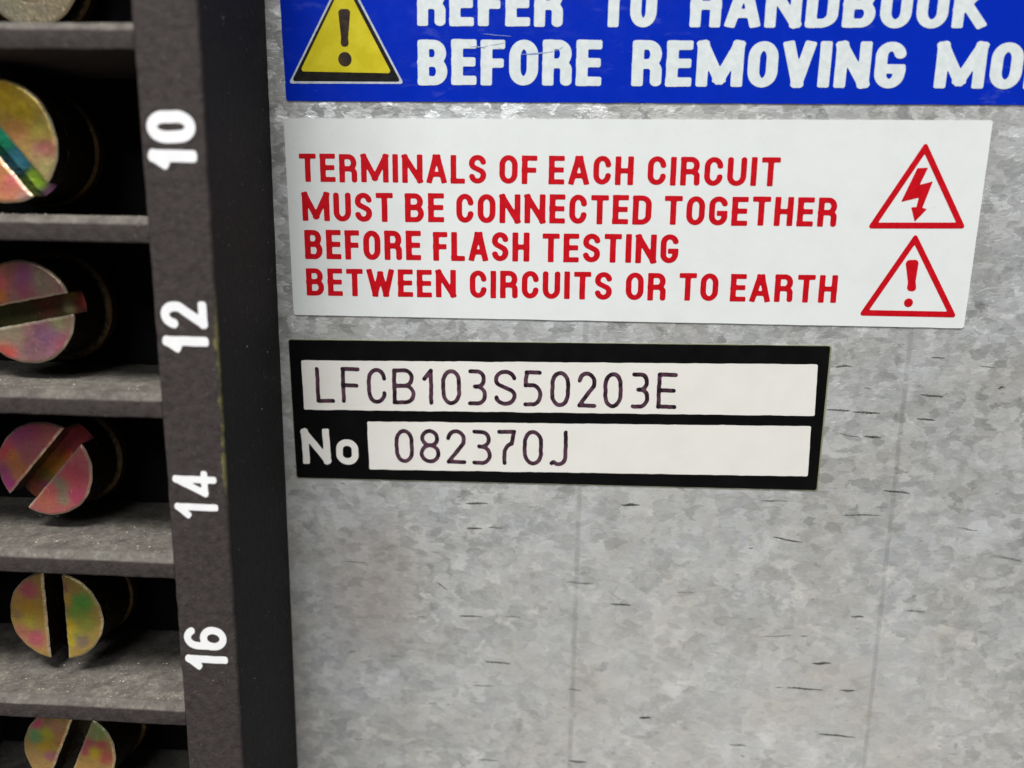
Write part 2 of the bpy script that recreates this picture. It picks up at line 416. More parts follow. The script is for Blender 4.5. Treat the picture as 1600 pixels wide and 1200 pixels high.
def stroke_sdf(X, Y, strokes, t, rnd_k, k_fill):
    """union of strokes of width t; rnd_k 1 = round ends, 0 = square ends; inside corners are filled a little, as in printing"""
    D = np.full(X.shape, 1e3)
    r = t / 2
    for st in strokes:
        E = np.full(X.shape, 1e3)
        for n, (a, b) in enumerate(zip(st, st[1:])):
            dx, dy = b[0] - a[0], b[1] - a[1]; L = math.hypot(dx, dy)
            if L < 1e-6: continue
            dx /= L; dy /= L
            mx, my = (a[0] + b[0]) / 2, (a[1] + b[1]) / 2
            px = np.abs((X - mx) * dx + (Y - my) * dy); py = np.abs(-(X - mx) * dy + (Y - my) * dx)
            q = rnd_k if len(st) == 2 else 1.0
            rr = r * q; ex = L / 2 + r - rr; ey = r - rr
            ax, ay = px - ex, py - ey
            d = np.hypot(np.maximum(ax, 0), np.maximum(ay, 0)) + np.minimum(np.maximum(ax, ay), 0) - rr
            E = np.minimum(E, d)
        h = np.maximum(k_fill - np.abs(D - E), 0) / k_fill
        h = h * (np.maximum(D, E) < 1.2 * k_fill)            # only beside both strokes, so that stroke ends stay put
        D = np.where(np.minimum(D, E) > 0, np.minimum(D, E) - h * h * k_fill * 0.25, np.minimum(D, E))
    return D

def glyph_mesh(verts, faces, ch, org, ex, ey, W, H, t, w, rnd_k=0.5, fill=0.3, wob=0.05, res=34, slant=0.0, an=1.0):
    """adds one character; org is its lower left corner, ex / ey the unit directions on the surface"""
    _, st = G[ch]
    narrow = ch in 'I'
    sx = max(W - t, 0.0) if not narrow else 0.0; sy = H * an - t      # an > 1: strokes that lie flat are thinner than upright ones
    S_ = [[(t / 2 + x * sx + (y * sy) * slant, t / 2 + y * sy) if not narrow else (W / 2 + y * sy * slant, t / 2 + y * sy) for x, y in s] for s in st]
    ph = [rnd.uniform(0, 6.28) for _ in range(4)]; a = wob * t
    def fn(X, Y):
        Y = Y * an
        Xw = X + a * np.sin(Y * 2.3 / t * 0.5 + ph[0]) * 0.6 + a * 0.4 * np.sin(Y * 6 / t * 0.5 + ph[1])
        Yw = Y + a * np.sin(X * 2.1 / t * 0.5 + ph[2]) * 0.6
        return stroke_sdf(Xw, Yw, S_, t, rnd_k, max(1e-3, fill * t)) + a * 0.35 * np.sin(X * 4 / t + ph[3]) * np.sin(Y * 3.3 / t + ph[1])
    pad = t * 0.35
    pts, fs = contour(fn, -pad, W + pad + max(0, slant) * H, -pad, H + pad, H / res)
    b = len(verts)
    for x, y, _d in pts:
        verts.append((org[0] + ex[0] * x + ey[0] * y, org[1] + ex[1] * x + ey[1] * y, w))
    faces += [[b + i for i in f] for f in fs]

def word(name, text, p0, p1, H, t, w, mat, parent, gap=0.17, **kw):
    """one printed word between baseline points p0 and p1"""
    L = math.hypot(p1[0] - p0[0], p1[1] - p0[1]); ex = ((p1[0] - p0[0]) / L, (p1[1] - p0[1]) / L); ey = (-ex[1], ex[0])
    ws = [G[c][0] * H for c in text]; ws = [t if c == 'I' else x for c, x in zip(text, ws)]
    flex = sum(x for c, x in zip(text, ws) if c != 'I'); fixed = sum(x for c, x in zip(text, ws) if c == 'I')
    g = gap * H * (len(text) - 1)
    k = (L - fixed) / (flex + g) if flex + g else 1
    if len(text) == 1: k = (L / ws[0])
    x = 0.0; V, F = [], []
    for c, wd in zip(text, ws):
        W_ = wd if (c == 'I' and len(text) > 1) else wd * k
        jit = rnd.uniform(-0.008, 0.008) * H
        glyph_mesh(V, F, c, (p0[0] + ex[0] * x + ey[0] * jit, p0[1] + ex[1] * x + ey[1] * jit), ex, ey, W_, H, t, w, **kw)
        x += W_ + gap * H * k
    return make(name, V, F, mat, parent)

def poly_sdf(pts, rad=0.0):
    pts = list(pts)
    def fn(X, Y):
        d = np.full(X.shape, 1e9); s = np.zeros(X.shape, bool)
        for (ax, ay), (bx, by) in zip(pts, pts[1:] + pts[:1]):
            ex, ey = bx - ax, by - ay
            wx, wy = X - ax, Y - ay
            tt = np.clip((wx * ex + wy * ey) / (ex * ex + ey * ey), 0, 1)
            d = np.minimum(d, np.hypot(wx - ex * tt, wy - ey * tt))
            c = ((ay <= Y) & (by > Y)) | ((by <= Y) & (ay > Y))
            xi = ax + (Y - ay) / (ey if abs(ey) > 1e-9 else 1e-9) * ex
            s ^= c & (X < xi)
        return np.where(s, -d, d) - rad
    return fn

def sheet(name, fn, bb, step, w, mat, parent, low=None, **kw):
    pts, fs = contour(fn, bb[0], bb[1], bb[2], bb[3], step)
    V = [(x, y, w) for x, y, _d in pts]
    if low is not None: skirt(V, fs, low)
    return make(name, V, fs, mat, parent, **kw)

def bbox(pts, pad):
    return (min(p[0] for p in pts) - pad, max(p[0] for p in pts) + pad, min(p[1] for p in pts) - pad, max(p[1] for p in pts) + pad)

def ragged(corners, step=0.7, amp=0.02, seed=0, radius=0.12):
    """the outline of a cut label: nearly straight edges with tiny nicks, corners just rounded"""
    out = []
    r_ = random.Random(seed)
    n = len(corners)
    for k in range(n):
        a, b = Vector(corners[k]), Vector(corners[(k + 1) % n]); d = (b - a); L = d.length; d.normalize()
        nrm = Vector((-d.y, d.x))
        m_ = max(2, int(L / step)); ph = r_.uniform(0, 50)
        for i in range(m_ + 1):
            s = radius + (L - 2 * radius) * i / m_
            off = amp * mnoise.noise(Vector((s * 0.5 + ph, seed, 0))) + 0.4 * amp * r_.uniform(-1, 1)
            if i in (0, m_): off = 0
            out.append(tuple(a + d * s + nrm * off))
    return out

def plate(name, outline, w0, w1, mat, parent=None, side=None):
    """flat sheet with a real edge; outline is listed clockwise or anticlockwise"""
    n = len(outline)
    area = sum(outline[i][0] * outline[(i + 1) % n][1] - outline[(i + 1) % n][0] * outline[i][1] for i in range(n))
    if area < 0: outline = outline[::-1]
    V = [(x, y, w1) for x, y in outline] + [(x, y, w0) for x, y in outline]
    F = [list(range(n))] + [[i, n + i, n + (i + 1) % n, (i + 1) % n] for i in range(n)]
    fm = [0] + [1 if side else 0] * n
    return make(name, V, F, mat, parent, mats=[mat] + ([side] if side else []), fmat=fm)

# ------------------------------------------------------------------ measured layout of the print, in millimetres
RED = [[('TERMINALS', (-17.956, 10.901), (-4.399, 10.988), 1.967), ('OF', (-3.457, 10.994), (-0.755, 11.011), 1.957), ('EACH', (0.066, 11.016), (6.052, 11.055), 1.956), ('CIRCUIT', (7.043, 11.061), (16.233, 11.12), 1.951)], [('MUST', (-17.847, 8.131), (-11.148, 8.181), 2.051), ('BE', (-10.278, 8.188), (-7.42, 8.21), 2.036), ('CONNECTED', (-6.533, 8.216), (7.461, 8.322), 2.029), ('TOGETHER', (8.369, 8.329), (20.429, 8.42), 2.0)], [('BEFORE', (-17.758, 5.374), (-9.121, 5.451), 2.114), ('FLASH', (-8.222, 5.459), (-1.18, 5.522), 2.072), ('TESTING', (-0.248, 5.531), (9.531, 5.618), 2.036)], [('BETWEEN', (-17.735, 2.681), (-6.538, 2.788), 2.014), ('CIRCUITS', (-5.517, 2.798), (4.897, 2.898), 1.998), ('OR', (5.897, 2.907), (8.793, 2.935), 1.983), ('TO', (9.74, 2.944), (12.547, 2.971), 1.978), ('EARTH', (13.418, 2.979), (20.97, 3.052), 1.973)]]
BLUE = [[('REFER', (-9.295, 21.487), (0.742, 21.497), 2.839), ('TO', (3.319, 21.499), (7.096, 21.503), 2.805), ('HANDBOOK', (9.341, 21.505), (28.859, 21.524), 2.789)], [('BEFORE', (-9.276, 17.633), (3.521, 17.658), 2.984), ('REMOVING', (5.594, 17.663), (23.975, 17.7), 2.973), ('MO', (25.968, 17.704), (31.649, 17.715), 2.958), ('DULES', (31.858, 17.716), (42.292, 17.737), 2.953)]]
PLOT1 = [('L', (-17.284, -5.526), (-15.826, -5.507), 2.801), ('F', (-15.304, -5.5), (-13.833, -5.48), 2.798), ('C', (-13.312, -5.473), (-11.828, -5.454), 2.793), ('B', (-11.365, -5.448), (-9.609, -5.425), 2.791), ('1', (-9.092, -5.418), (-8.153, -5.406), 2.787), ('0', (-7.619, -5.398), (-6.114, -5.379), 2.783), ('3', (-5.6, -5.372), (-4.155, -5.353), 2.78), ('S', (-3.607, -5.346), (-1.912, -5.323), 2.777), ('5', (-1.403, -5.317), (0.032, -5.298), 2.773), ('0', (0.63, -5.29), (2.113, -5.27), 2.77), ('2', (2.618, -5.264), (4.096, -5.244), 2.766), ('0', (4.6, -5.237), (6.036, -5.219), 2.762), ('3', (6.664, -5.21), (8.041, -5.192), 2.759), ('E', (8.577, -5.185), (10.074, -5.165), 2.755)]
PLOT2 = [('0', (-11.239, -10.132), (-9.756, -10.11), 2.722), ('8', (-9.306, -10.103), (-7.696, -10.08), 2.739), ('2', (-7.267, -10.074), (-5.682, -10.05), 2.757), ('3', (-5.254, -10.044), (-3.73, -10.022), 2.775), ('7', (-3.304, -10.016), (-1.859, -9.995), 2.792), ('0', (-1.342, -9.987), (0.208, -9.964), 2.809), ('J', (0.705, -9.957), (2.083, -9.937), 2.827)]
NO = [('N', (-18.492, -10.495), (-16.283, -10.416), 2.822), ('o', (-15.828, -10.426), (-14.085, -10.389), 2.044)]
WHITE_Q = [(-18.974, 15.275), (30.212, 15.695), (30.153, 1.431), (-18.79, 1.193)]
BLACK_Q = [(-19.307, -0.666), (21.011, -0.071), (21.075, -11.2), (-19.098, -11.672)]
W1 = [(-18.359, -2.262), (20.14, -1.493), (20.281, -5.379), (-18.279, -6.113)]
W2 = [(-13.379, -6.9), (20.099, -6.172), (20.209, -10.089), (-13.286, -10.751)]
TRI1 = [(25.926, 14.261), (22.608, 8.328), (29.353, 8.453)]
TRI2 = [(25.985, 8.081), (22.667, 2.169), (29.56, 2.201)]
BOLT = [(25.575, 12.465), (26.246, 12.501), (25.82, 11.339), (26.684, 11.585), (26.198, 9.799), (26.508, 9.722), (25.817, 8.888), (25.487, 9.814), (25.827, 9.847), (25.918, 10.529), (24.756, 10.222)]
EX2 = [(25.548, 6.201), (26.431, 6.219), (26.366, 4.003), (25.943, 3.993), (26.063, 3.173), (26.376, 3.18)]
TRIY = [(-14.316, 25.043), (-18.504, 17.636), (-10.273, 17.688)]
TRIYIN = [(-14.379, 24.355), (-17.645, 18.455), (-11.126, 18.381)]
EXY = [(-14.808, 22.554), (-13.977, 22.558), (-14.196, 20.107), (-14.627, 20.104), (-14.422, 19.281), (-13.945, 19.284)]

# ------------------------------------------------------------------ the galvanised sheet
SHEET_W = -0.08                      # labels are 0.08 mm thick, their print lies at w = 0
sheet_o = make('metal_wall', [(-110, -110, SHEET_W), (120, -110, SHEET_W), (120, 110, SHEET_W), (-110, 110, SHEET_W),
                              (-110, -110, -1.3), (120, -110, -1.3), (120, 110, -1.3), (-110, 110, -1.3)],
               [[0, 1, 2, 3], [7, 6, 5, 4], [0, 4, 5, 1], [1, 5, 6, 2], [2, 6, 7, 3], [3, 7, 4, 0]], M['steel'])
props(sheet_o, kind='structure', label='grey galvanised sheet metal behind the labels, mottled zinc spangle')

def pit_marks(name, pairs, mat, width, seed, parent=None, w=SHEET_W + 0.012):
    r_ = random.Random(seed); V, F = [], []
    for (a, b) in pairs:
        a, b = Vector(a), Vector(b); d = b - a; L = max(d.length, 0.15); d.normalize(); nn = Vector((-d.y, d.x))
        m_ = 14; c0 = a - nn * 0
        up, dn = [], []
        hh = width * r_.uniform(1.0, 2.9) * (0.6 + 0.4 * min(1, L / 1.5)); ph = r_.uniform(0, 99)
        for i in range(m_ + 1):
            s = i / m_; env = math.sin(math.pi * min(1, max(0, s))) ** 0.55
            o1 = hh * env * (0.55 + 0.8 * abs(mnoise.noise(Vector((s * 7 + ph, 0, 0)))))
            o2 = hh * env * (0.35 + 0.9 * abs(mnoise.noise(Vector((s * 7 + ph, 7, 0)))))
            mid = a + d * (L * s) + nn * (0.08 * mnoise.noise(Vector((s * 2 + ph, 3, 0))))
            up.append(mid + nn * o1); dn.append(mid - nn * o2)
        b0 = len(V)
        for p_, q_ in zip(up, dn): V += [(p_.x, p_.y, w), (q_.x, q_.y, w)]
        for i in range(m_): k = b0 + 2 * i; F.append([k, k + 1, k + 3, k + 2])
    o = make(name, V, F, mat, parent or sheet_o)
    return props(o, kind='stuff')
PITS = [(-15.576, -18.512), (-13.518, -18.627), (-8.167, -19.978), (-7.104, -20.656), (-15.328, -26.474), (-14.73, -26.508), (-11.847, -26.728), (-10.736, -26.735), (-4.144, -26.823), (-1.889, -26.921), (-5.11, -29.029), (-3.232, -29.036), (-15.124, -34.633), (-13.997, -34.566), (-4.552, -35.938), (-2.836, -35.947), (2.975, -35.59), (4.573, -35.674), (2.263, -19.565), (4.535, -19.584), (6.247, -12.907), (7.81, -12.885), (-5.687, -15.327), (-4.362, -15.333), (-3.985, -15.217), (-2.664, -15.203), (-5.794, -13.26), (-3.915, -13.226), (-6.323, -22.88), (-4.226, -22.862), (-2.543, -22.739), (-1.192, -22.757), (5.835, -21.253), (7.542, -21.296), (8.617, -31.293), (9.585, -31.171), (17.664, -23.52), (20.353, -23.281), (20.915, -23.315), (21.471, -23.287), (21.971, -25.623), (23.553, -25.54), (19.254, -27.893), (20.009, -27.852), (20.201, -27.884), (23.134, -27.937), (24.355, -27.913), (25.662, -27.841), (16.039, -33.292), (17.495, -33.316), (17.98, -15.101), (20.371, -15.433), (25.83, -11.013), (27.962, -11.121), (34.589, -15.865), (36.952, -16.29), (8.712, -31.221), (9.644, -31.168), (23.028, -13.098), (26.051, -12.977), (31.647, -13.754), (33.259, -13.919), (24.619, -21.463), (25.625, -21.414), (23.042, -31.882), (26.106, -32.03), (16.831, -12.183), (18.985, -12.099), (21.336, -1.603), (22.652, -1.565), (28.14, -0.76), (29.161, -0.79), (23.625, -3.152), (24.202, -3.17), (21.082, -4.865), (22.889, -4.929), (23.011, -4.987), (25.101, -5.042), (22.196, -6.669), (23.74, -6.926), (24.024, -6.854), (25.311, -6.909), (27.68, -5.385), (29.067, -5.437), (31.711, -1.307), (32.849, -1.393), (27.689, -3.569), (29.469, -3.635), (33.177, -2.924), (33.61, -2.792)]
pairs = [(PITS[i], PITS[i + 1]) for i in range(0, len(PITS) - 1, 2)]
pit_marks('pit_marks', [p for k, p in enumerate(pairs) if k % 3], M['pit'], 0.055, 3)
extra = []
for _ in range(26):
    u = rnd.uniform(-18, 46); v = rnd.uniform(-38, 22); L = rnd.uniform(0.3, 1.6)
    extra.append(((u, v), (u + L, v + rnd.uniform(-0.08, 0.06))))
pit_marks('faint_pit_marks', [p for k, p in enumerate(pairs) if k % 3 == 0] + extra, M['pit_soft'], 0.045, 4)

# ------------------------------------------------------------------ blue label
bl = [(-19.02, 27.6), (-18.738, 16.472), (45.5, 16.775), (45.3, 27.9)]
blue = plate('warning_label', ragged(bl, seed=11), SHEET_W, -0.02, M['blue'])
props(blue, 'glossy blue label in white capitals with a yellow warning triangle, cut off along the top', 'label')
for text, p0, p1, h in BLUE[0] + BLUE[1]:
    word('printed_word', text, p0, p1, h, 0.266 * h, 0.0, M['white_ink'], blue, gap=0.09, rnd_k=0.38, fill=0.14, wob=0.008, res=48, an=1.32)
M['crease'] = mat_ink('crease_blue', srgb(118, 140, 198), srgb(170, 186, 216), 2.0, 0.4)
CREASE = [(-5.191, 20.04), (-4.304, 20.253), (-4.304, 20.253), (-3.064, 20.427), (-3.68, 20.133), (-3.324, 20.052), (-2.164, 19.665), (0.22, 19.848), (-5.593, 20.204), (-4.569, 20.086), (0.22, 19.868), (0.828, 20.162), (-4.845, 20.995), (-2.717, 20.842)]
pit_marks('crease_marks', list(zip(CREASE[::2], CREASE[1::2])), M['crease'], 0.022, 8, blue, 0.01)
def off_tri(pts, d):
    """grow (d > 0) or shrink a triangle by a distance"""
    c = Vector((sum(p[0] for p in pts) / 3, sum(p[1] for p in pts) / 3)); out = []
    n = 3
    for k in range(n):
        a, b, e = Vector(pts[k - 1]), Vector(pts[k]), Vector(pts[(k + 1) % n])
        d1 = (b - a).normalized(); d2 = (e - b).normalized()
        n1 = Vector((d1.y, -d1.x)); n2 = Vector((d2.y, -d2.x))
        if n1.dot(b - c) < 0: n1 = -n1
        if n2.dot(b - c) < 0: n2 = -n2
        bis = (n1 + n2).normalized(); out.append(tuple(b + bis * (d / max(0.3, bis.dot(n1)))))
    return out
tri = off_tri(TRIY, -0.12)
tr = sheet('hazard_triangle', poly_sdf(tri, 0.12), bbox(tri, 0.4), 0.11, -0.008, M['silver_ink'], blue)
trb = [(-14.32, 24.75), (-18.27, 17.80), (-10.50, 17.83)]
sheet('black_border', poly_sdf(off_tri(trb, -0.12), 0.12), bbox(trb, 0.4), 0.11, 0.0, M['black_ink'], tr)
tri = off_tri(TRIYIN, -0.15)
sheet('yellow_field', poly_sdf(tri, 0.15), bbox(tri, 0.4), 0.11, 0.008, M['yellow_ink'], tr)
def exclaim(name, e, w, mat, parent):
    q = e[:4]; c = e[4]; r = math.hypot(e[5][0] - c[0], e[5][1] - c[1])
    body = poly_sdf(q, 0.0)
    cx = (q[0][0] + q[1][0]) / 2; cy = (q[0][1] + q[1][1]) / 2
    k = abs(q[1][0] - q[0][0]) * 0.30
    q2 = [(q[0][0] + k, q[0][1] - k), (q[1][0] - k, q[1][1] - k), (q[2][0] - k, q[2][1] + k), (q[3][0] + k, q[3][1] + k)]
    f1 = poly_sdf(q2, k)
    fn = lambda X, Y: np.minimum(f1(X, Y), np.hypot(X - c[0], Y - c[1]) - r)
    return sheet(name, fn, bbox(q + [(c[0] - r, c[1] - r), (c[0] + r, c[1] + r)], 0.15), 0.06, w, mat, parent)
exclaim('exclamation_mark', EXY, 0.016, M['brown_ink'], tr)

# ------------------------------------------------------------------ white label
white = plate('warning_label', ragged(WHITE_Q, seed=5), SHEET_W, -0.012, M['white'])
props(white, 'white label in red capitals with two red triangles, under the blue label', 'label')
for line in RED:
    for text, p0, p1, h in line:
        word('printed_word', text, p0, p1, h, 0.208 * h, 0.0, M['red_ink'], white, gap=0.14, rnd_k=0.3, fill=0.22, wob=0.01, res=40, an=1.18)
def tri_ring(pts, t, parent):
    o_ = off_tri(pts, -0.16); i_ = off_tri(pts, -t - 0.03)
    fo, fi = poly_sdf(o_, 0.16), poly_sdf(i_, 0.03)
    return sheet('hazard_triangle', lambda X, Y: np.maximum(fo(X, Y), -fi(X, Y)), bbox(pts, 0.2), 0.07, 0.0, M['red_ink'], parent)
t1 = tri_ring(TRI1, 0.41, white)
bolt = sheet('lightning_bolt', poly_sdf(BOLT, 0.02), bbox(BOLT, 0.2), 0.05, 0.0, M['red_ink'], t1)
t2 = tri_ring(TRI2, 0.41, white)
exclaim('exclamation_mark', EX2, 0.0, M['red_ink'], t2)

# ------------------------------------------------------------------ black label
black = plate('nameplate_label', ragged(BLACK_Q, seed=9, amp=0.015), SHEET_W, -0.03, M['label_edge'])
props(black, 'black bordered number plate with two cream fields of purple plotted characters', 'label')
inner = [(BLACK_Q[0][0] + 0.03, BLACK_Q[0][1] - 0.05), (BLACK_Q[1][0] - 0.10, BLACK_Q[1][1] - 0.05), (BLACK_Q[2][0] - 0.10, BLACK_Q[2][1] + 0.04), (BLACK_Q[3][0] + 0.03, BLACK_Q[3][1] + 0.04)]
plate('black_border', ragged(inner, seed=19, amp=0.02), -0.03, -0.02, M['black'], black)
f1_ = plate('writing_field', ragged(W1, seed=21, amp=0.035, step=0.4, radius=0.08), -0.02, -0.01, M['cream'], black)
f2_ = plate('writing_field', ragged(W2, seed=22, amp=0.035, step=0.4, radius=0.08), -0.02, -0.01, M['cream'], black)
def plotted(items, field):
    for ch, p0, p1, h in items:
        o = word('plotted_character', ch, p0, p1, h, 0.31, 0.0, M['pen'], field, rnd_k=1.0, fill=0.15, wob=0.06, res=40)
        # pen dots where strokes start and stop
        L = math.hypot(p1[0] - p0[0], p1[1] - p0[1]); ex = ((p1[0] - p0[0]) / L, (p1[1] - p0[1]) / L); ey = (-ex[1], ex[0])
        V, F = [], []; seen = []
        for st in G[ch][1]:
            for x, y in (st[0], st[-1]):
                if rnd.random() < 0.35 or any(abs(x - a) + abs(y - b) < 0.2 for a, b in seen): continue
                seen.append((x, y))
                X = 0.155 + x * (L - 0.31); Y = 0.155 + y * (h - 0.31); r = rnd.uniform(0.13, 0.165); b = len(V)
                cx, cy = p0[0] + ex[0] * X + ey[0] * Y, p0[1] + ex[1] * X + ey[1] * Y
                V += [(cx + r * (1 + 0.1 * rnd.uniform(-1, 1)) * math.cos(q * math.pi / 6), cy + r * math.sin(q * math.pi / 6), 0.006) for q in range(12)]
                F.append(list(range(b, b + 12)))
        if V: make('pen_dots', V, F, M['pen_dot'], field)
plotted(PLOT1, f1_)
plotted(PLOT2, f2_)
for ch, p0, p1, h in NO:
    word('printed_letter', ch, p0, p1, h, 0.54 if ch == 'N' else 0.52, -0.008, M['cream'], black, rnd_k=0.35, fill=0.15, wob=0.03, res=40)

# ------------------------------------------------------------------ terminal block
H = 10.65; UL, UR = -23.97, -20.04; PITCH = 11.0; V0 = 17.69
block = empty('terminal_block', ((-49 + UR) / 2, -6, 0),
              label='black plastic terminal block with slotted screws and white even numbers, left of the labels', category='terminal block')

def moulded(name, u0, u1, v0, v1, w0, w1, bev, mat, parent, cut_axis='v', cut=0.8, amp=(0.03, 0.0, 0.0), chamfer=0):
    bm = bmesh.new()
    bmesh.ops.create_cube(bm, size=1)
    for v in bm.verts:
        v.co = Vector(((u0 + u1) / 2 + v.co.x * (u1 - u0), (v0 + v1) / 2 + v.co.y * (v1 - v0), (w0 + w1) / 2 + v.co.z * (w1 - w0)))
    if chamfer:
        top = [e for e in bm.edges if all(abs(v.co.z - w1) < 1e-4 and abs(v.co.y - v1) < 1e-4 for v in e.verts)]
        bmesh.ops.bevel(bm, geom=top, offset=chamfer, segments=1, affect='EDGES')
    es = [e for e in bm.edges if all(abs(v.co.z - w1) < 1e-4 for v in e.verts)]
    bmesh.ops.bevel(bm, geom=es, offset=bev, segments=4, profile=0.5, affect='EDGES')
    ax = 0 if cut_axis == 'u' else 1
    lo, hi = (u0, u1) if ax == 0 else (v0, v1)
    n = int((hi - lo) / cut)
    for k in range(1, n):
        c = [0, 0, 0]; c[ax] = lo + (hi - lo) * k / n; nn = [0, 0, 0]; nn[ax] = 1
        bmesh.ops.bisect_plane(bm, geom=bm.verts[:] + bm.edges[:] + bm.faces[:], plane_co=c, plane_no=nn)
    for v in bm.verts:
        p = v.co.copy()
        for q in range(3):
            if amp[q]: v.co[q] += amp[q] * (mnoise.noise(p * 0.9 + Vector((q * 9, 0, 0))) + 0.6 * mnoise.noise(p * 2.6 + Vector((0, q * 5, 3))))
    me = bpy.data.meshes.new(name)
    for v in bm.verts: v.co = P(*v.co)
    bmesh.ops.recalc_face_normals(bm, faces=bm.faces)
    for f in bm.faces: f.smooth = True
    bm.to_mesh(me); bm.free(); me.materials.append(mat)
    me.set_sharp_from_angle(angle=math.radians(35))
    c = centre(me); o = link_mesh(name, me, parent); o.location = c - world_loc(parent)
    return o
VB, VT = V0 - 7 * PITCH + 0.2, V0 + 2 * PITCH - 0.2
moulded('front_rail', UL, UR, VB, VT, -0.08, H, 0.20, M['rail'], block, amp=(0.05, 0, 0))
moulded('side_shade_cover', UR - 0.6, UR + 0.035, VB + 0.05, VT - 0.05, -0.07, H - 0.24, 0.06, M['side'], block, amp=(0.03, 0, 0))  # cover added over the rail's side to carry its painted shade
moulded('front_rail', -49.0, -45.0, VB, VT, -0.08, H, 0.20, M['rail'], block, amp=(0.05, 0, 0))
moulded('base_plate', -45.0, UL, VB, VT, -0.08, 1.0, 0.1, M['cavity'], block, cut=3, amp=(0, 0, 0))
for k in range(-2, 8):
    vb = V0 - PITCH * k
    if k == 7: vb = VB + 0.1
    o = moulded('barrier_rib', -44.98, UL + 0.06, vb, vb + 1.56, 0.95, H - 0.012, 0.09, M['plastic'], block, cut_axis='u', cut=0.5, amp=(0, 0.04, 0.035), chamfer=0.44)

# dust and grit lying on the ribs and clinging to the side
V, F = [], []
def grain(c, r, up):
    b0 = len(V)
    ax = [Vector(a) for a in ((1, 0, 0), (-1, 0, 0), (0, 1, 0), (0, -1, 0), (0, 0, 1), (0, 0, -1))]
    for a in ax: V.append(tuple(Vector(c) + a * r * rnd.uniform(0.45, 1.0) * (0.6 if abs(a.dot(Vector(up))) > 0.5 else 1)))
    for f in ((0, 2, 4), (2, 1, 4), (1, 3, 4), (3, 0, 4), (2, 0, 5), (1, 2, 5), (3, 1, 5), (0, 3, 5)): F.append([b0 + i for i in f])
for k in range(0, 6):
    top = V0 - PITCH * k + 1.56
    for _ in range(150 if k >= 2 else 40):
        w_ = H - 0.5 - abs(rnd.gauss(0, 2.6)); u_ = UL - rnd.uniform(0.1, 20)
        if w_ > 1.5: grain((u_, top + 0.02, w_), rnd.choice((0.05, 0.06, 0.08, 0.12)) * rnd.uniform(0.7, 1.2), (0, 1, 0))
for _ in range(110):
    grain((UR + 0.04, rnd.uniform(-36, 24), rnd.uniform(0.8, 9.8)), rnd.choice((0.03, 0.04, 0.05, 0.09)) * rnd.uniform(0.7, 1.2), (1, 0, 0))
for _ in range(60):
    grain((rnd.uniform(UL + 0.2, UR - 0.2), rnd.uniform(-36, 24), H + 0.005), rnd.uniform(0.02, 0.05), (0, 0, 1))
props(make('dust_grains', V, F, M['grit'], block), kind='stuff')

# numbers, painted so that they read from the bottom upwards
def number(text, spans, x_top, x_base, t, lab):
    V, F = [], []
    for ch, (va, vb) in zip(text, spans):
        glyph_mesh(V, F, ch, (x_base, va), (0, 1), (-1, 0), vb - va, x_base - x_top, t, H + 0.022, rnd_k=0.7, fill=0.12, wob=0.02, res=44, an=1.12)
    o = make('painted_number', V, F, M['number'], block)
    props(o, label=lab)
number('10', [(11.02, 12.23), (12.54, 14.37)], -23.55, -20.61, 0.70, 'white number 10')
number('12', [(0.00, 1.09), (1.49, 3.21)], -23.53, -20.61, 0.60, 'white number 12')
number('14', [(-10.99, -9.84), (-9.45, -7.70)], -23.54, -20.66, 0.47, 'white number 14')
number('16', [(-21.89, -20.72), (-20.38, -18.66)], -23.57, -20.64, 0.54, 'white number 16')

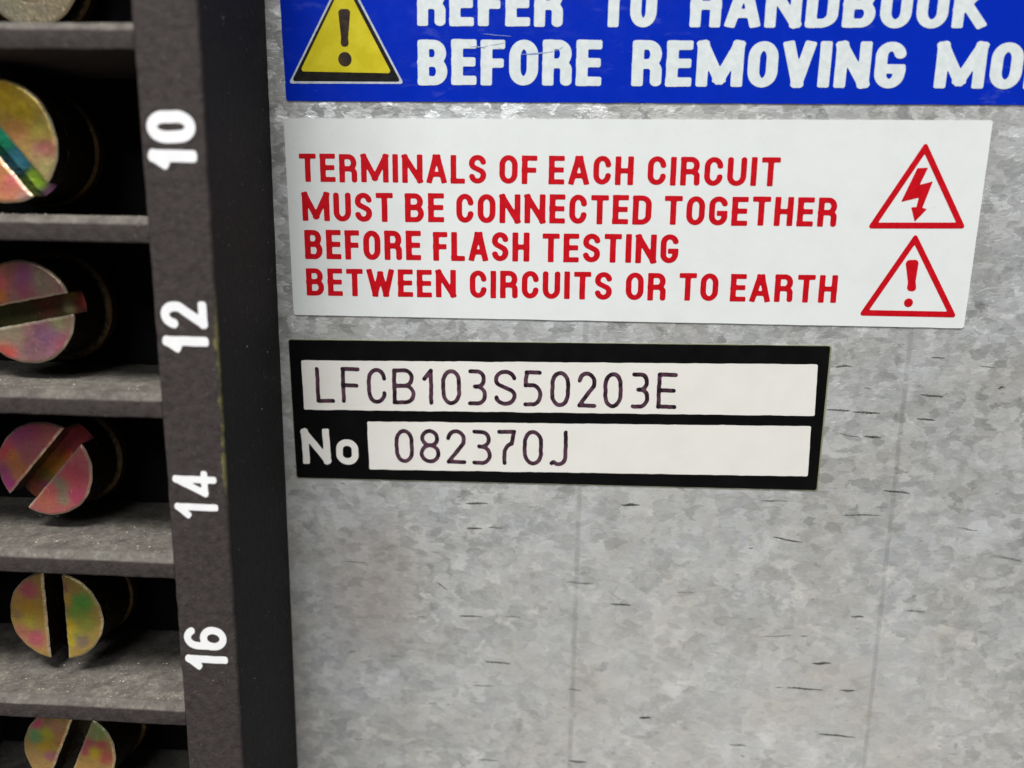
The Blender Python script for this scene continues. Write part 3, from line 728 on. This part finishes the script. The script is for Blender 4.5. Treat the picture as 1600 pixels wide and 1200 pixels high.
# ------------------------------------------------------------------ screws
def lin(c): return srgb(*c)
def skirt2(V, F, low, C, wall, ring_=None):
    """walls of the head and slot, shade painted in as a dark tint, edge kept sharp"""
    cnt = set()
    for f in F:
        for a, b_ in zip(f, f[1:] + f[:1]): cnt.add((a, b_))
    new = {}
    def pair(a):
        if a not in new:
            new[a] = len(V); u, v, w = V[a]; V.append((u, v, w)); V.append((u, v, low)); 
            k_ = wall if ring_ is None or math.hypot(u - ring_[0], v - ring_[1]) < 0.93 * ring_[2] else lin((46, 38, 26)); C.append(k_); C.append(k_)  # dark wall tint stands in for shade on head sides and slot
        return new[a]
    for a, b_ in list(cnt):
        if (b_, a) not in cnt:
            p_, q_ = pair(a), pair(b_); F.append([q_, p_, p_ + 1, q_ + 1])
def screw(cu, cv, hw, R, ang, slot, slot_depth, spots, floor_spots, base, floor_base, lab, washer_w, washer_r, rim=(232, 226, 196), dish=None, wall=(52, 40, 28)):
    ang = math.radians(ang); nx, ny = -math.sin(ang), math.cos(ang)
    dx_, dy_ = math.cos(ang), math.sin(ang)
    ph = [rnd.uniform(0, 6.28) for _ in range(6)]
    def fn(X, Y):
        th = np.arctan2(Y, X)
        d = np.hypot(X, Y) - R * (1 + 0.008 * np.sin(3 * th + ph[0]) + 0.005 * np.sin(7 * th + ph[1]) + 0.0035 * np.sin(19 * th + ph[2]))
        if slot:
            perp = X * nx + Y * ny; al = X * dx_ + Y * dy_
            s = np.abs(perp) - slot / 2 - 0.012 * np.sin(al * 4.1 + ph[3]) - 0.007 * np.sin(al * 11 + ph[4])
            d = np.maximum(d, -s)
        return d
    def tint(x, y, spots_, base_, edge=0.0):
        a = np.array(lin(base_)[:3]); wsum = 1.0; c = a * 1.0
        for sx, sy, sr, cc in spots_:
            n_ = mnoise.noise(Vector((x * 0.8 + cu, y * 0.8 + cv, 3))) * 0.7
            g = 9.0 * math.exp(-(((x - sx) ** 2 + (y - sy) ** 2) / (sr * sr)) * (1.6 + n_))
            c = c + np.array(lin(cc)[:3]) * g; wsum += g
        c = np.minimum(c / wsum * 1.3, 0.95)
        if edge > 0: c = c * (1 - edge) + np.array(lin(rim)[:3]) * edge
        return (float(c[0]), float(c[1]), float(c[2]), 1.0)
    pts, fs = contour(fn, -R * 1.05, R * 1.05, -R * 1.05, R * 1.05, 0.085)
    V, C = [], []
    for x, y, _d in pts:
        d = float(fn(np.array([[x]]), np.array([[y]]))[0, 0])
        b = min(1, max(0, 1 + d / 0.20))
        z = hw - 0.13 * b * b + 0.02 * mnoise.noise(Vector((x * 1.7, y * 1.7, cv)))
        if dish:
            rr = math.hypot(x, y); z -= 0.9 * max(0, 1 - (rr / dish) ** 4)
        V.append((cu + x, cv + y, z))
        C.append(tint(x, y, spots, base, 0.95 * b ** 1.3 * (0.6 + 0.4 * abs(mnoise.noise(Vector((x * 1.3, y * 1.3, 9 + cv)))) * 2)))
    low = hw - slot_depth - 0.02 if slot else washer_w
    nt = len(V)
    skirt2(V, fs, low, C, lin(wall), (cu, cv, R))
    b0 = len(V)
    if slot:   # shank of the head below the slot, its top is the slot's floor
        def fn2(X, Y):
            return np.hypot(X, Y) - R * 0.995
        pts2, fs2 = contour(fn2, -R * 1.05, R * 1.05, -R * 1.05, R * 1.05, 0.16)
        V2 = []; C2 = []
        for x, y, _d in pts2:
            V2.append((cu + x, cv + y, hw - slot_depth + 0.03 * mnoise.noise(Vector((x, y, 5)))))
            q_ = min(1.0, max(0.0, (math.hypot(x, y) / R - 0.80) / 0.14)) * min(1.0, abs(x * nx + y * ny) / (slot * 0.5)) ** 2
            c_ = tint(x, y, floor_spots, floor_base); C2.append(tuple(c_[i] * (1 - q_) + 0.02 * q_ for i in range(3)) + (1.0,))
        n2 = len(V2)
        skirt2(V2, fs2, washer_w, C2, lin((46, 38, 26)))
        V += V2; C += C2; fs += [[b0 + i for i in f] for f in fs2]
    o = make('terminal_screw', V, fs, M['plated'], block, smooth=True, cols=C)
    o.data.set_sharp_from_angle(angle=math.radians(40))
    props(o, label=lab)
    # clamping washer under the head
    def fw(X, Y):
        return np.maximum(np.hypot(X, Y) - washer_r, -(np.hypot(X, Y) - 1.6))
    pts3, fs3 = contour(fw, -washer_r * 1.05, washer_r * 1.05, -washer_r * 1.05, washer_r * 1.05, 0.2)
    V3, C3 = [], []
    for x, y, _d in pts3:
        r = math.hypot(x, y); e = max(0, (r - washer_r + 0.35) / 0.35)
        V3.append((cu + x, cv + y, washer_w - 0.2 * e * e)); C3.append(lin((96, 74, 42)) if e > 0.4 else lin((26, 21, 14)))  # shade under the head painted dark, light on the rim painted in
    skirt(V3, fs3, washer_w - 0.9, C3)
    wo = make('washer', V3, fs3, M['washer'], o, smooth=True, cols=C3)
    wo.data.set_sharp_from_angle(angle=math.radians(40))
    return o

K = 1 / 23.0
def sp(cpx, items):
    return [((x - cpx[0]) * K, -(y - cpx[1]) * K, r * K, c) for x, y, r, c in items]
CU = -34.5
c = (50, -45)
screw(CU, 23.9, 3.6, 3.45, 0, 0, 0, [(0, -2.2, 1.6, (228, 205, 170)), (-1.5, -2.6, 1.2, (236, 214, 184))], [], (218, 196, 162), (0, 0, 0),
      'pale cream plated screw cut off at the top edge', 2.8, 3.9, rim=(235, 215, 170), dish=1.9)
c = (-2, 222)
screw(CU, 12.7, 8.15, 3.78, -51, 1.3, 1.25, sp(c, [(12, 155, 22, (216, 176, 36)), (38, 180, 20, (214, 184, 40)), (-30, 180, 30, (200, 160, 60)), (30, 200, 16, (190, 128, 78)), (62, 205, 14, (188, 170, 80)),
      (66, 232, 14, (168, 96, 98)), (62, 255, 18, (176, 162, 108)), (10, 285, 18, (224, 130, 110)), (12, 277, 9, (206, 84, 120)), (28, 300, 12, (196, 150, 140)), (-30, 270, 30, (214, 130, 90))]),
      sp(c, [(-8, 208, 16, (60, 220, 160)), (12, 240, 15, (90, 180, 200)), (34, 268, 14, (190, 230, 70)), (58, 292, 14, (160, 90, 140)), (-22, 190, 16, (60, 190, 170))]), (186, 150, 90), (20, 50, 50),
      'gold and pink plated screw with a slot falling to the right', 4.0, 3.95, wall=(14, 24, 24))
c = (38, 487)
screw(CU, 1.86, 7.6, 3.44, 11.5, 1.42, 1.6, sp(c, [(3, 440, 16, (222, 96, 104)), (0, 460, 12, (222, 130, 50)), (20, 425, 18, (170, 110, 90)), (42, 432, 17, (158, 84, 134)), (70, 438, 17, (158, 138, 118)), (45, 452, 13, (176, 92, 112)),
      (10, 520, 20, (158, 148, 122)), (72, 525, 22, (146, 98, 128)), (5, 548, 14, (206, 88, 80)), (95, 535, 14, (176, 98, 112)), (50, 545, 16, (140, 100, 110)), (90, 500, 14, (158, 152, 112))]),
      sp(c, [(0, 480, 30, (92, 90, 50)), (50, 478, 18, (136, 70, 58)), (88, 482, 8, (180, 170, 120)), (115, 465, 20, (170, 62, 58)), (95, 462, 10, (140, 120, 50))]), (164, 120, 112), (96, 84, 50),
      'pink and grey plated screw with a nearly level slot', 4.0, 3.9)
c = (74, 733)
screw(CU, -9.17, 7.2, 3.40, 48, 1.55, 1.65, sp(c, [(40, 672, 20, (164, 74, 124)), (60, 672, 14, (176, 80, 110)), (50, 697, 20, (168, 98, 104)), (8, 702, 14, (216, 80, 92)), (24, 712, 11, (206, 128, 70)), (28, 735, 15, (194, 126, 80)),
      (8, 740, 11, (166, 80, 130)), (12, 758, 11, (172, 66, 130)), (120, 742, 19, (196, 86, 98)), (98, 758, 14, (130, 122, 102)), (82, 768, 11, (196, 88, 94)), (122, 775, 11, (196, 76, 110)), (70, 785, 14, (190, 110, 90)), (100, 782, 10, (150, 134, 112))]),
      sp(c, [(115, 680, 34, (178, 62, 74)), (92, 722, 9, (214, 90, 26)), (70, 742, 20, (196, 126, 40)), (52, 758, 12, (120, 120, 50)), (50, 772, 10, (160, 60, 110))]), (186, 104, 104), (150, 80, 60),
      'magenta plated screw with a slot rising steeply to the right', 4.0, 3.7)
c = (92, 957)
screw(CU, -20.1, 7.75, 3.46, 89, 1.36, 3.0, sp(c, [(50, 912, 15, (190, 88, 104)), (28, 930, 14, (186, 146, 80)), (45, 945, 18, (196, 150, 56)), (45, 968, 14, (184, 164, 70)), (30, 955, 8, (150, 118, 90)), (55, 998, 14, (194, 92, 112)), (32, 985, 12, (190, 120, 100)),
      (138, 930, 16, (88, 168, 72)), (132, 948, 15, (128, 160, 66)), (142, 965, 14, (150, 158, 66)), (112, 975, 12, (206, 176, 46)), (112, 925, 10, (204, 158, 66)), (114, 1000, 8, (204, 180, 40)), (132, 998, 11, (136, 118, 104)), (130, 905, 10, (170, 140, 80)), (110, 905, 8, (150, 90, 80)), (128, 985, 8, (170, 160, 70))]),
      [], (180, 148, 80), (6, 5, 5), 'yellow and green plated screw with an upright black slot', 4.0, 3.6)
c = (104, 1190)
screw(CU, -31.1, 7.9, 3.52, 66, 1.38, 1.8, sp(c, [(52, 1135, 11, (206, 84, 124)), (72, 1130, 9, (160, 120, 90)), (50, 1160, 12, (104, 166, 112)), (67, 1158, 13, (190, 182, 56)), (66, 1180, 13, (200, 168, 50)), (85, 1142, 12, (190, 134, 106)), (88, 1165, 12, (196, 140, 90)), (70, 1196, 10, (184, 106, 124)),
      (155, 1150, 16, (140, 156, 100)), (165, 1140, 12, (130, 160, 90)), (143, 1168, 9, (196, 92, 110)), (162, 1172, 9, (200, 90, 96)), (152, 1188, 11, (206, 176, 46)), (130, 1185, 9, (200, 96, 110)), (168, 1195, 12, (196, 90, 90)), (110, 1230, 30, (190, 150, 80))]),
      sp(c, [(132, 1138, 12, (176, 50, 84)), (115, 1160, 16, (70, 70, 40))]), (184, 150, 92), (40, 34, 26),
      'green, yellow and pink plated screw cut off at the bottom edge', 4.0, 3.7)
